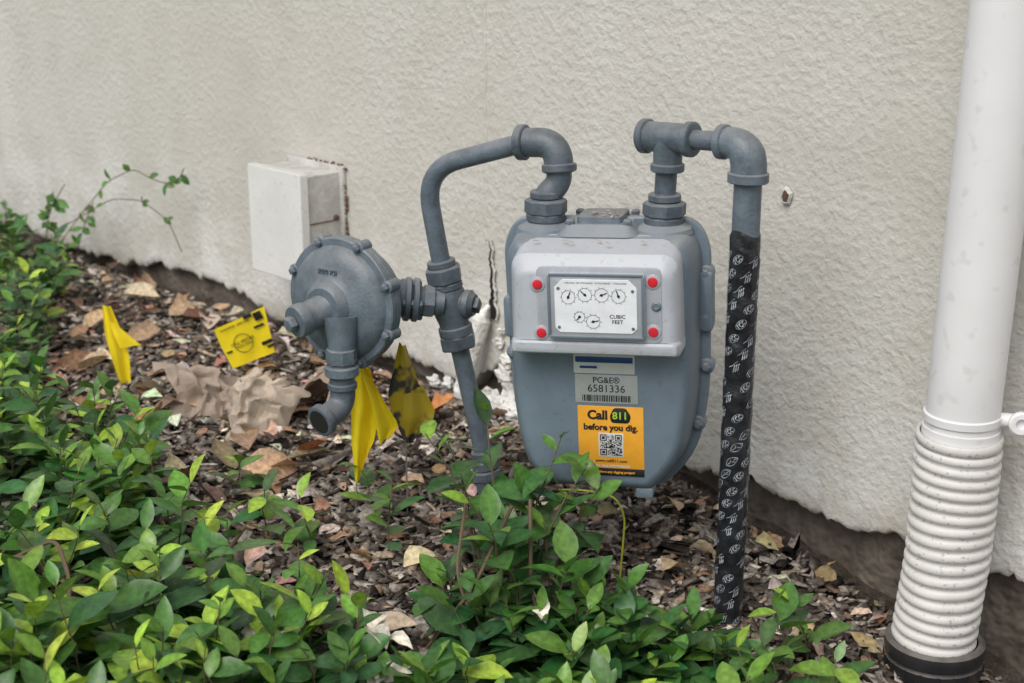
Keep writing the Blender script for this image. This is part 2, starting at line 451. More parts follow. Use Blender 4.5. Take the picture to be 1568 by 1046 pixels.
for a in [(-.365,1.86,.080,(.46,.31,.20)),(-.33,1.87,.075,(.42,.28,.18)),(-.35,1.84,.06,(.40,.27,.17)),(-.125,1.56,.06,(.66,.57,.36)),(-.20,1.335,.06,(.72,.68,.60)),(-.12,1.36,.055,(.76,.72,.64)),
          (-.10,1.32,.05,(.66,.6,.5)),(.02,1.50,.04,(.46,.26,.14)),(-.845,2.33,.06,(.6,.56,.48)),(-.60,1.24,.07,(.40,.24,.15)),(.10,1.27,.05,(.6,.5,.36)),
          (-.71,2.30,.06,(.45,.34,.22)),(-.67,2.45,.07,(.34,.24,.16)),(-.3,1.93,.05,(.3,.12,.06)),(-.12,2.08,.05,(.45,.20,.08)),(-.14,2.10,.06,(.46,.24,.10)),
          (.35,1.42,.05,(.34,.18,.10)),(-.60,2.2,.06,(.5,.4,.28)),(-.75,2.75,.08,(.5,.42,.3)),(-.64,2.66,.07,(.34,.24,.15)),(-.16,1.42,.06,(.5,.4,.3)),(-.08,1.45,.05,(.35,.22,.13)),(-.25,1.50,.06,(.3,.2,.14)),(.18,1.62,.05,(.5,.38,.25)),(.22,1.68,.04,(.55,.45,.33))]:
    dry(a[0],a[1],a[2],a[3],a[2]*.66,.02,random.uniform(-.6,.9),.15)
for (x,y,z,L) in [(-.235,1.33,.06,.042),(-.225,1.32,.065,.034),(-.145,1.36,.045,.042),(-.13,1.35,.04,.036),(-.13,1.30,.03,.034),(.03,1.42,.04,.034)]:
    for q in range(2):
        a=random.uniform(0,6.28); LV.leaf(V((x,y,z)),(math.cos(a),math.sin(a),.4),(.3,-.6,1),L,L*.6,(.74,.70,.60),.6,.4,random.uniform(-.6,.6),.25)
LV.obj('fallen_leaves',M_dry)

# ------------------------------------------------------------------ wall
def build_wall():
    w=empty('stucco_wall',WO,(0,0,WR))
    ss=np.concatenate([[-12,-8,-5,-3],np.arange(-2.4,1.5,.006),[2,3,5,8]])
    zr=[0,.006,.014,.03,.06,.1,.16,.24,.4,.7,1.2,2.0,3.2]
    vs=[];nz=len(zr)+3
    for s in ss:
        b=.012*noise.noise(V((s*7,0,0)))+.014*noise.noise(V((s*19,5,0)))+.010*noise.noise(V((s*55,9,0)))+.005*noise.noise(V((s*140,9,4)))
        if -.25<s<-.02: b+=.012
        if -1.15<s<-.62: b+=.034*math.sin(math.pi*(s+1.15)/.53)**.5
        if -.05<s<.10: b+=.058*math.sin(math.pi*(s+.05)/.15)**.6+.014*noise.noise(V((s*90,2,0)))
        b+=.010
        fl=.008*abs(noise.noise(V((s*15,3,3))))+.004*abs(noise.noise(V((s*70,3,3))))
        vs.append((s,.05,b+.004)); vs.append((s,.022,b+.003)); vs.append((s,.003-fl*.3,b))
        for z in zr:
            o=-(.0035*noise.noise(V((s*5,z*5,0)))) - fl*math.exp(-z/.02)
            if z==0: o+=.001
            vs.append((s,o,b+.004+z*(3.2-b)/3.2))
    fs=[(i*nz+j,(i+1)*nz+j,(i+1)*nz+j+1,i*nz+j+1) for i in range(len(ss)-1) for j in range(nz-1)]
    mesh_obj('stucco',vs,fs,M_stucco,w,autos=60)
    vs=[]; zz=(-.3,-.12,-.09,-.06,-.03,0,.03,.06,.09)
    for s in ss:
        for z in zz:
            o=.026+.012*noise.noise(V((s*12,z*20,7)))+.006*noise.noise(V((s*40,z*50,7)))
            vs.append((s,min(o,.042),z))
    m=len(zz)
    fs=[(i*m+j,(i+1)*m+j,(i+1)*m+j+1,i*m+j+1) for i in range(len(ss)-1) for j in range(m-1)]
    mesh_obj('foundation',vs,fs,M_found,w,autos=80)
    # crack
    g=Geo()
    cr=[(-.004,.262,.0005),(.000,.247,.0012),(-.003,.232,.0016),(.002,.215,.0022),(-.001,.198,.0025),(.004,.180,.0032),(.001,.165,.0046),(.005,.150,.0065),(.003,.135,.005)]
    C2=[]
    for i in range(len(cr)-1):
        for k in range(4):
            t=k/4; C2.append(tuple(cr[i][q]*(1-t)+cr[i+1][q]*t+(random.uniform(-.0014,.0014) if q==0 else 0) for q in range(3)))
    vs=[(s-h-.006,-.0058,z) for s,z,h in C2]+[(s+h-.006,-.0058,z) for s,z,h in C2]; n=len(C2)
    g.add(vs,[(i+1,i,n+i,n+i+1) for i in range(n-1)]); g.obj('crack',M_dark,w)
    g=Geo(); tube(g,[(s+h-.0044,-.0035,z) for s,z,h in C2],[.0020+.0015*noise.noise(V((z*300,0,0))) for s,z,h in C2],6)
    tube(g,[(s-h-.0076,-.0025,z) for s,z,h in C2],[.0014+.0012*noise.noise(V((z*300,5,0))) for s,z,h in C2],6)
    g.obj('crack_lips',M_stucco,w)
    # anchor hole with rust
    g=Geo(); vs=[]
    for r,o in ((.0105,-.001),(.0090,-.0040),(.0070,-.0052),(.0055,-.004)):
        for k in range(14):
            a=2*math.pi*k/14; rr=r*(1+.35*noise.noise(V((math.cos(a)*1.5,math.sin(a)*1.5,2)))); vs.append((.532+rr*math.cos(a)*.8,o,.408+rr*math.sin(a)*1.1))
    g.add(vs,rings_faces(4,14,False,False)); g.obj('anchor_hole_rim',M_stucco,w)
    g=Geo(); vs=[]
    for r,o in ((.0066,-.0046),(.006,-.0048)):
        for k in range(14):
            a=2*math.pi*k/14; rr=r*(1+.35*noise.noise(V((math.cos(a)*1.5,math.sin(a)*1.5,2)))); vs.append((.532+rr*math.cos(a)*.8,o,.408+rr*math.sin(a)*1.1))
    g.add(vs,rings_faces(2,14)); g.obj('anchor_hole',M_rust,w)
    # plastered stub of an old conduit
    g=Geo(); pts=[(-.012,-.004,.158),(-.014,-.016,.145),(-.020,-.022,.11),(-.034,-.028,.06),(-.042,-.034,.02),(-.045,-.036,-.02)]
    P=fillet(pts,.008,4); tube(g,P,[(.004+.010*min(1,i/5))*(1+.14*noise.noise(V((i*.7,1,1)))) for i in range(len(P))],14)
    g.obj('plastered_conduit',M_plaster,w,autos=30)
    g=Geo()
    for (s,o_,z,r) in [(.025,-.004,.052,.018),(.045,-.008,.030,.024),(.00,-.012,.012,.020),(.060,-.025,.005,.024),(.035,-.02,.012,.018),(-.07,-.008,.010,.014),(-.11,-.006,.008,.012),(.085,-.010,.03,.018),(.030,-.006,.080,.012),(-.14,-.008,.004,.013),(.01,-.03,.0,.014),(.02,-.035,.004,.010),(.075,-.04,.004,.014),(.013,-.006,.105,.010),(.018,-.006,.125,.008),(.07,-.006,.06,.014)]:
        vs=[];ns,nr=9,11
        for i in range(ns):
            th=math.pi*(i+.5)/ns
            for j in range(nr):
                ph=2*math.pi*j/nr; d=V((math.sin(th)*math.cos(ph),math.sin(th)*math.sin(ph),math.cos(th)))
                k=r*(1+.9*noise.noise(d*1.8+V((s*99,z*77,o_*50)))+.25*noise.noise(d*5+V((s*9,z*7,o_))))
                vs.append((s+d.x*k,o_+d.y*k*.6,z+d.z*k*.8))
        g.add(vs,rings_faces(ns,nr))
    g.obj('broken_plaster',M_plaster,w,autos=18)
    g=Geo(); pts=[(-.022+.003*noise.noise(V((0,z*20,1))),.0012,z) for z in np.arange(.26,1.4,.012)]
    tube(g,pts,[.0035+.003*noise.noise(V((3,p[2]*60,1))) for p in pts],8); g.obj('patched_joint',M_stucco,w)
build_wall()

# ------------------------------------------------------------------ utility box on the wall
def build_box():
    b=empty('utility_box',WO,(0,0,WR)); s0,s1,z0,z1=-.528,-.378,.138,.320
    g=Geo(); p=rpoly(rect((s0+s1)/2,(z0+z1)/2,s1-s0-.006,z1-z0-.006),.003,3)
    loftY(g,[(-.075,p),(-.004,p),(.004,inset(p,.001))]); g.obj('box_body',M_boxed,b,autos=20)
    g=Geo(); q=rpoly(rect((s0+s1)/2,(z0+z1)/2,s1-s0+.004,z1-z0+.004),.005,4)
    loftY(g,[(-.092,inset(q,.0012)),(-.0908,q),(-.0765,q)]); g.obj('lid',M_box,b,autos=20)
    g=Geo(); slab(g,rect((s0+s1)/2,(z0+z1)/2,s1-s0+.012,z1-z0+.012),.003,-.0085,-.002,.001); g.obj('back_flange',M_boxed,b)
    g=Geo()
    for z in (.235,.196): tube(g,[(s1-.0026,-.072,z),(s1-.0026,-.012,z+.001)],.0012,6)
    lathe(g,(s1-.003,-.018,.24),(1,0,0),[(.005,0),(.005,.003),(.002,.004)],10)
    g.obj('side_seams',M_rust,b)
    g=Geo()
    for i in range(40):
        z=random.uniform(.17,.325)**1.0; r=random.uniform(.001,.0045)
        lathe(g,(s1+.006+random.uniform(-.003,.004),-.003,z),(0,-1,0),[(r,0),(r*.7,.002),(r*.2,.003)],7)
    for i in range(16):
        s=random.uniform(s0+.05,s1+.005); r=random.uniform(.001,.003)
        lathe(g,(s,-.003,z1+.006+random.uniform(-.002,.004)),(0,-1,0),[(r,0),(r*.7,.002),(r*.2,.003)],7)
    g.obj('rusty_caulk',M_rust,b)
build_box()

# ------------------------------------------------------------------ gas meter
MO=V((.1046,1.6437,.400))
mt=empty('gas_meter',MO,(0,math.radians(-2.5),math.radians(-14)))
def build_meter():
    P=rpoly([(-.066,-.302),(.058,-.302),(.094,-.262),(.1085,-.19),(.110,-.02),(.098,.004),(-.098,.004),(-.110,-.02),(-.1075,-.20),(-.097,-.272)],
            [.014,.012,.03,.05,.02,.012,.012,.02,.05,.03],5)
    g=Geo()
    loftY(g,[(-.052,inset(P,.018)),(-.0505,inset(P,.0135)),(-.046,inset(P,.0085)),(-.036,inset(P,.004)),(-.01,inset(P,.001)),(.006,P),
             (.0062,inset(P,-.008)),(.008,inset(P,-.010)),(.015,inset(P,-.010)),(.017,inset(P,-.008)),(.0172,P),
             (.05,inset(P,.003)),(.066,inset(P,.010)),(.072,inset(P,.022))])
    slab(g,rect(.048,-.301,.020,.012),.003,-.045,-.02,.001)
    g.obj('case',M_body,mt)
    g=Geo()
    for (x,z) in [(-.113,-.09),(.1145,-.05),(.1145,-.10),(-.113,-.15),(.1145,-.16),(-.103,-.235),(.104,-.23)]:
        hexnut(g,(x,.004,z),(0,-1,0),.006,.012); band(g,(x,.012,z),(0,-1,0),.0095,.016,14)
    slab(g,rect(.115,-.082,.016,.07),.006,-.002,.02,.002); slab(g,rect(-.114,-.105,.016,.05),.006,-.002,.02,.002)
    g.obj('flange_bolts',M_body,mt)
    C=rpoly([(-.0935,-.121),(.0975,-.121),(.0955,-.009),(-.0915,-.009)],[.010,.010,.020,.020],6)
    Cf=rpoly([(-.090,-.116),(.094,-.116),(.090,-.022),(-.086,-.022)],[.010,.010,.016,.016],6)
    Cb=rpoly([(-.0945,-.121),(.0985,-.121),(.0965,.001),(-.0925,.001)],[.010,.010,.024,.024],6)
    g=Geo()
    loftY(g,[(-.088,inset(Cf,.010)),(-.0868,inset(Cf,.005)),(-.083,inset(Cf,.001)),(-.076,inset(C,.001)),(-.070,C),(-.030,Cb)])
    loftY(g,[(-.0925,rpoly(rect(.002,-.1135,.176,.010),.004,4)),(-.0905,rpoly(rect(.002,-.1135,.184,.014),.005,4)),(-.082,rpoly(rect(.002,-.1145,.190,.017),.005,4)),(-.04,rpoly(rect(.002,-.1145,.193,.017),.005,4))])
    g.obj('index_cover',M_cover,mt)
    g=Geo()
    O=rpoly(rect(.009,-.064,.138,.084),.008,4)
    loftY(g,[(-.0895,inset(O,.002)),(-.0890,O),(-.086,O)])
    slab(g,rect(.007,-.064,.108,.073),.004,-.0955,-.0893,.0015)
    g.obj('window_frame',M_frame,mt)
    g=Geo()
    for a,b,w,h in ((.007,-.0290,.104,.003),(.007,-.0990,.104,.003),(-.0450,-.064,.003,.067),(.0590,-.064,.003,.067)):
        slab(g,rect(a,b,w,h),.001,-.0970,-.0956,.0004,2)
    g.obj('glass_bead',M_body,mt)
    g=Geo(); cx,cz,w,h,k=.007,-.064,.0455,.0300,.009
    O=rpoly([(cx-w+k*.6,cz-h),(cx+w-k*.6,cz-h),(cx+w,cz-h+k*.6),(cx+w,cz+h-k),(cx+w-k,cz+h),(cx-w+k,cz+h),(cx-w,cz+h-k),(cx-w,cz-h+k*.6)],.001,2)
    loftY(g,[(-.0966,inset(O,.0004)),(-.0962,O),(-.0955,O)]); g.obj('dial_plate',M_dial,mt)
    g=Geo(); yy=-.0969
    def ring(cx,cz,r,w=.0005):
        vs=[];n=28
        for i in range(n):
            a=2*math.pi*i/n; vs.append((cx+math.cos(a)*(r-w),yy,cz+math.sin(a)*(r-w))); vs.append((cx+math.cos(a)*(r+w),yy,cz+math.sin(a)*(r+w)))
        g.add(vs,[(2*i,2*i+1,(2*i+3)%(2*n),(2*i+2)%(2*n)) for i in range(n)])
    def bar(cx,cz,a,l0,l1,w):
        d=np.array([math.cos(a),math.sin(a)]);p=np.array([-d[1],d[0]])*w; c=np.array([cx,cz])
        q=[c+d*l0-p,c+d*l1-p,c+d*l1+p,c+d*l0+p]; g.add([(v[0],yy-.0001,v[1]) for v in q],[(0,1,2,3)])
    for i,(dx,dz,r) in enumerate([(-.030,.010,.0075),(-.0115,.013,.0075),(.007,.013,.0075),(.0255,.012,.0075),(-.018,-.012,.0058),(-.003,-.017,.0075)]):
        ring(cx+dx,cz+dz,r,.00022)
        for kk in range(10): bar(cx+dx,cz+dz,kk*.628,r*1.08,r*1.25,.00022)
        bar(cx+dx,cz+dz,[1.2,2.4,.4,1.9,4.,.2][i],-r*.3,r*.85,.0006)
        ring(cx+dx,cz+dz,.0008,.0008)
    g.obj('dial_marks',M_black,mt,smooth=False)
    text('dial_text','CUBIC\nFEET',.0060,(cx+.024,yy,cz-.014),M_black,mt,.00008)
    text('dial_text_small','1 MILLION  100 THOUSAND  10 THOUSAND  1 THOUSAND',.0026,(cx,yy,cz+.0262),M_black,mt)
    g=Geo()
    for x,z in ((cx-.041,cz-.024),(cx+.041,cz-.024),(cx-.041,cz+.020),(cx+.041,cz+.018)): lathe(g,(x,-.0966,z),(0,-1,0),[(.0018,0),(.0018,.0006),(.0008,.001)],10)
    g.obj('dial_screws',M_pipe,mt)
    seals=((-.0585,-.042),(.0690,-.037),(-.0560,-.097),(.0690,-.093))
    g=Geo()
    for x,z in seals: lathe(g,(x,-.0895,z),(0,-1,0),[(.0056,0),(.0056,.0015),(.0048,.0025),(.002,.0029)],18)
    g.obj('red_seals',M_red,mt)
    g=Geo()
    for x,z in seals: lathe(g,(x,-.0892,z),(0,-1,0),[(.0085,0),(.0085,.0008),(.0075,.0014)],18)
    g.obj('seal_cups',M_frame,mt)
    g=Geo(); lathe(g,(.0725,-.0892,-.064),(0,-1,0),[(.0055,0),(.0055,.0015),(.0035,.003),(.002,.0025)],16)
    g.obj('cover_screws',M_pipe,mt)
    ax=.009; up=.008
    g=Geo(); slab(g,rect(ax-.003,-.1425,.070,.024),.001,-.0527,-.0519,.0002,2); g.obj('label_strip',M_white,mt)
    g=Geo(); slab(g,rect(ax-.003,-.1380,.066,.007),.001,-.0531,-.0525,.0002,2); slab(g,rect(ax-.021,-.147,.020,.003),.0005,-.0531,-.0525,.0001,2); g.obj('label_strip_print',M_blue,mt)
    g=Geo(); slab(g,rect(ax-.001,-.181+up,.072,.034),.001,-.0527,-.0519,.0002,2); g.obj('serial_label',M_silver,mt)
    text('serial_text','PG&E\u00ae',.0100,(ax-.001,-.0530,-.1705+up),M_black,mt,.0001)
    text('serial_number','6581336',.0125,(ax-.001,-.0530,-.1805+up),M_black,mt,.0000)
    g=Geo(); x=ax-.029
    while x<ax+.026:
        w=random.choice([.0006,.0006,.0011,.0016]); g.add([(x,-.0531,-.1955+up),(x+w,-.0531,-.1955+up),(x+w,-.0531,-.188+up),(x,-.0531,-.188+up)],[(0,1,2,3)]); x+=w+random.choice([.0006,.0009,.0013])
    g.obj('barcode',M_black,mt,smooth=False)
    ax=.012
    g=Geo(); slab(g,rect(ax,-.2435+up,.076,.084),.001,-.0527,-.0519,.0002,2); g.obj('warning_label',M_orange,mt)
    g=Geo(); slab(g,rect(ax,-.2810+up,.076,.009),.0006,-.0531,-.0524,.0001,2); g.obj('warning_label_foot',M_black,mt)
    text('warning_text_1','Call',.0150,(ax-.0150,-.0531,-.2125+up),M_black,mt,.0006)
    g=Geo(); slab(g,[(ax+.001,-.221+up),(ax+.021,-.221+up),(ax+.024,-.213+up),(ax+.018,-.203+up),(ax+.004,-.203+up),(ax-.001,-.213+up)],.003,-.0532,-.0526,.0001,3); g.obj('warning_badge',M_black,mt)
    text('warning_text_2','811',.0120,(ax+.0113,-.0535,-.2125+up),M_yelgreen,mt,.0003)
    text('warning_text_3','before you dig.',.0104,(ax,-.0531,-.2270+up),M_black,mt,.0004)
    text('warning_text_4','www.call811.com',.0052,(ax,-.0531,-.2675+up),M_black,mt,.0001)
    text('warning_text_5','para mas informacion',.0050,(ax,-.0531,-.2735+up),M_white,mt,.0001)
    text('warning_text_6','24/7  before any digging project',.0042,(ax,-.0534,-.2810+up),M_orange,mt,.0001)
    cz2=-.2480+up
    g=Geo(); slab(g,rect(ax,cz2,.029,.029),.0004,-.0531,-.0526,.0001,2); g.obj('code_ground',M_white,mt)
    g=Geo(); u=.0011; n=23
    for i in range(n):
        for j in range(n):
            on=random.random()<.48
            for (a,b) in ((0,0),(n-7,0),(0,n-7)):
                ii,jj=i-a,j-b
                if -1<=ii<=7 and -1<=jj<=7:
                    on= (0<=ii<=6 and 0<=jj<=6) and (ii in(0,6) or jj in(0,6) or (2<=ii<=4 and 2<=jj<=4))
            if on:
                x=ax-n*u/2+i*u; z=cz2+n*u/2-(j+1)*u
                g.add([(x,-.0534,z),(x+u,-.0534,z),(x+u,-.0534,z+u),(x,-.0534,z+u)],[(0,1,2,3)])
    g.obj('code_modules',M_black,mt,smooth=False)
    g=Geo()
    for x in (-.068,.068):
        lathe(g,(x,0,-.002),(0,0,1),[(.034,0),(.032,.006),(.024,.010),(.019,.014),(.019,.026)],28)
    vs=[]; T=rpoly([(-.040,-.030),(.036,-.030),(.036,.040),(-.040,.040)],.006,4)
    for z,i in ((.0,-.010),(.006,-.004),(.010,0),(.012,.002)):
        for q in inset(T,i): vs.append((q[0],q[1],z))
    g.add(vs,rings_faces(4,len(T)))
    g.obj('top_deck',M_body,mt)
    g=Geo()
    for x,y in ((-.034,-.024),(.031,-.024),(-.034,.034),(.031,.034)): hexnut(g,(x,y,.014),(0,0,1),.0055,.007)
    vs=[]
    T=rpoly([(-.028,-.022),(.024,-.024),(.027,.028),(-.027,.026)],.008,4)
    for z,i in ((.012,0),(.019,.001),(.0205,.004)):
        for q in inset(T,i): vs.append((q[0],q[1],z))
    g.add(vs,rings_faces(3,len(T)))
    g.obj('top_plate',M_pipe,mt)
    L=Leaves()
    for i in range(20):
        a=random.uniform(0,6.28)
        L.leaf(V((random.uniform(-.025,.022),random.uniform(-.022,.02),.0215)),(math.cos(a),math.sin(a),.05),(0,0,1),random.uniform(.004,.011),random.uniform(.0015,.003),random.choice(dp[:4]),.2,.1)
    for x in (-.03,.05,.0,-.07,-.038,.012):
        L.leaf(V((x,-.055+random.uniform(-.01,.01),.0)),(1,random.uniform(-.5,.5),0),(0,0,1),.009,.003,(.4,.28,.15),.3,.2)
    L.obj('litter',M_dry,mt)
build_meter()
tw=empty('tracer_wire')
g=Geo(); tube(g,fillet([(.055,1.60,.10),(.085,1.585,.106),(.120,1.58,.100),(.132,1.59,.07),(.128,1.60,-.02)],.015,6),.0012,6); g.obj('wire',M_wireg,tw)

# ------------------------------------------------------------------ inlet riser and bent pipe
def build_riser():
    e=empty('gas_riser_pipe')
    main=[(-.018,1.745,-.09),(-.0227,1.745,-.025),(-.0347,1.744,.084),(-.066,1.744,.235),(-.0864,1.744,.339),(-.105,1.742,.452),(.020,1.678,.4955)]
    g=Geo()
    p=fillet(main,[.01,.02,.02,.02,.050],10); tube(g,p,.0115,28); g.obj('bent_pipe',M_pipe,e)
    ax=V((-.066,1.744,.235))-V((-.0347,1.744,.084)); ax2=V((-.0864,1.744,.339))-V((-.066,1.744,.235))
    g=Geo()
    for c,r,w in ((V((-.036,1.744,.088)),.0155,.012),(V((-.0335,1.744,.076)),.018,.012),(V((-.030,1.744,.050)),.0165,.040)): band(g,c,ax,r,w,20)
    hexnut(g,V((-.0322,1.744,.062)),ax,.0205,.014)
    def on(z):
        t=(z-.235)/(.339-.235); return V((-.066,1.744,.235)).lerp(V((-.0864,1.744,.339)),t)
    hexnut(g,on(.238),ax2,.0235,.018,6,.002); band(g,on(.2515),ax2,.021,.012,24)
    lathe(g,on(.252),ax2,[(.018,0),(.0185,.01),(.0215,.022),(.0225,.035),(.0215,.046),(.0185,.055),(.0175,.066)],26)
    band(g,on(.308),ax2,.0205,.008,24)
    hexnut(g,on(.322),ax2,.0235,.020,6,.002); band(g,on(.336),ax2,.0175,.008,24)
    c=on(.288); r=V((.93,-.30,-.05)).normalized()
    lathe(g,c,r,[(.0145,0),(.0155,.018),(.0175,.020),(.0178,.027),(.0155,.029),(.013,.033)],24)
    hexnut(g,c+r*.035,r,.010,.008,4,.001)
    g.obj('union_and_valve',M_pipe2,e)
    g=Geo(); A=V((.012,1.6825,.4935)); B=V((.0515,1.6635,.4965)); C=V((.0535,1.660,.463)); D=V((.0385,1.660,.437)); E=V((.0386,1.660,.415))
    tube(g,fillet([A,B,C],[.024],12),.0168,28)
    tube(g,fillet([C+V((0,0,.004)),V((.0535,1.660,.450)),D,E],[.010,.008],8),.0145,28)
    band(g,A,B-A,.0205,.010,28); band(g,C+V((0,0,.0055)),C-B,.0200,.009,28)
    band(g,V((.0385,1.660,.438)),(0,0,1),.018,.008,28)
    hexnut(g,V((.0386,1.660,.4245)),(.0,0,1),.0245,.017,8,.002); band(g,V((.0386,1.660,.412)),(0,0,1),.0225,.009,28)
    g.obj('inlet_elbows',M_pipe2,e)
build_riser()

# ------------------------------------------------------------------ outlet and wrapped house line
def build_outlet():
    e=empty('gas_outlet_pipe')
    N0=V((.1706,1.6272,.42)); T=V((.1725,1.626,.508)); K=V((.252,1.56,.512)); d=(K-T).normalized()
    g=Geo()
    hexnut(g,N0+V((0,0,.008)),(0,0,1),.0245,.016,8,.002); band(g,N0+V((0,0,-.005)),(0,0,1),.0225,.009,28)
    band(g,N0+V((0,0,.021)),(0,0,1),.0185,.008,28)
    g.obj('outlet_union',M_pipe2,e)
    g=Geo(); tube(g,[N0+V((0,0,.015)),T],.0122,24)
    tube(g,[T-d*.030,T+d*.030],.0168,28); tube(g,[T,T-V((0,0,.032))],[.0168,.0160],28)
    band(g,T-d*.030,d,.0195,.009,28); band(g,T+d*.029,d,.0195,.009,28); band(g,T-V((0,0,.033)),(0,0,1),.0190,.009,28)
    tube(g,[T-d*.034,T-d*.0365],[.013,.010],24)
    tube(g,[T+d*.02,K],.0108,24)
    g.obj('tee_and_nipple',M_pipe2,e)
    g=Geo(); tube(g,fillet([K-d*.034,K,K-V((0,0,.036))],[.027],12),[.0165]+[.0165+.003*min(1,i/8) for i in range(13)]+[.0198],30)
    band(g,K-d*.033,d,.0190,.009,28); band(g,K-V((0,0,.036)),(0,0,1),.0222,.011,30)
    g.obj('reducing_elbow',M_pipe,e)
    g=Geo(); tube(g,[K-V((0,0,.03)),V((.252,1.56,.40))],.0152,28); g.obj('bare_pipe',M_pipe,e)
    g=Geo(); seg=36; vs=[]; zs=np.arange(.4165,-.14,-.003)
    for i,z in enumerate(zs):
        for k in range(seg):
            a=2*math.pi*k/seg; ph=(z/.055+a/(2*math.pi))%1.0
            r=.0160+.0011*ph+.0006*noise.noise(V((math.cos(a)*2,math.sin(a)*2,z*40)))
            if i==0: r=.0154
            vs.append((.252+r*math.cos(a),1.56+r*math.sin(a),z+(.004*math.sin(a*2) if i<3 else 0)))
    g.add(vs,[(f[3],f[2],f[1],f[0]) if len(f)==4 else tuple(reversed(f)) for f in rings_faces(len(zs),seg)])
    g.obj('tape_wrap',M_tape,e)
    ink=plain('tape_ink',(.34,.37,.41),.5,.6,180)
    g=Geo(); R=.01735
    def wrap(x,z,a0): a=a0+x/R; return (.252+R*math.cos(a),1.56+R*math.sin(a),z)
    def stroke(pts,w,a0,z0,rot,sc=1.):
        c,s=math.cos(rot)*sc,math.sin(rot)*sc; q=[(x*c-y*s,x*s+y*c) for x,y in pts]; vs=[]
        for i,(x,y) in enumerate(q):
            x0,y0=q[max(0,i-1)];x1,y1=q[min(len(q)-1,i+1)]; dx,dy=x1-x0,y1-y0;L=math.hypot(dx,dy) or 1
            ww=w*(.35+.9*abs(math.sin(math.pi*(i+.5)/len(q)*1.7)))
            vs.append(wrap(x-dy/L*ww,z0+y+dx/L*ww,a0)); vs.append(wrap(x+dy/L*ww,z0+y-dx/L*ww,a0))
        g.add(vs,[(2*i,2*i+1,2*i+3,2*i+2) for i in range(len(q)-1)])
    el=lambda a,b,t0=0,t1=6.4,n=20:[(a*math.cos(t),b*math.sin(t)) for t in np.linspace(t0,t1,n)]
    def sh(p,dx,dy): return [(x+dx,y+dy) for x,y in p]
    z=.402;k=0
    while z>-.10:
        for j in range(6):
            a0=j*1.047+k*.62+random.uniform(-.1,.1); zz=z-j*.0034+random.uniform(-.0015,.0015); rot=.70+random.uniform(-.12,.12); sc=.85
            if (j+k)%2==0:
                stroke(el(.0080,.0050),.00024,a0,zz,rot,sc)
                stroke(el(.0022,.0030,.9,5.5,12),.0006,a0,zz,rot,sc); stroke(sh(el(.0018,.0026,.5,5.5,10),.0042,.0),.0005,a0,zz,rot,sc); stroke([(-.0055,-.003),(-.005,.0005),(-.0045,.0032)],.0006,a0,zz,rot,sc)
            elif (j+k)%3==0:
                stroke([(.010*t,.0055*(1-t*t)) for t in np.linspace(-1,1,9)],.0003,a0,zz,rot,sc); stroke([(.010*t,-.0045*(1-t*t)) for t in np.linspace(-1,1,9)],.0003,a0,zz,rot,sc)
                stroke([(-.008,0),(.008,.0005)],.0003,a0,zz,rot,sc); stroke([(-.003,0),(.001,.003)],.0003,a0,zz,rot,sc); stroke([(.0,0),(.004,-.0025)],.0003,a0,zz,rot,sc)
            else:
                for o in (-.0022,.0008,.0038):
                    stroke([(o-.003,-.0042),(o-.0004,-.001),(o+.0006,.0022),(o+.003,.0048)],.0006,a0,zz,rot-.3,sc)
                stroke([(-.007,.0062),(-.002,.0052),(.004,.0065),(.008,.0060)],.0003,a0,zz,rot,sc)
        z-=.0195; k+=1
    g.obj('tape_print',ink,e,smooth=False)
build_outlet()

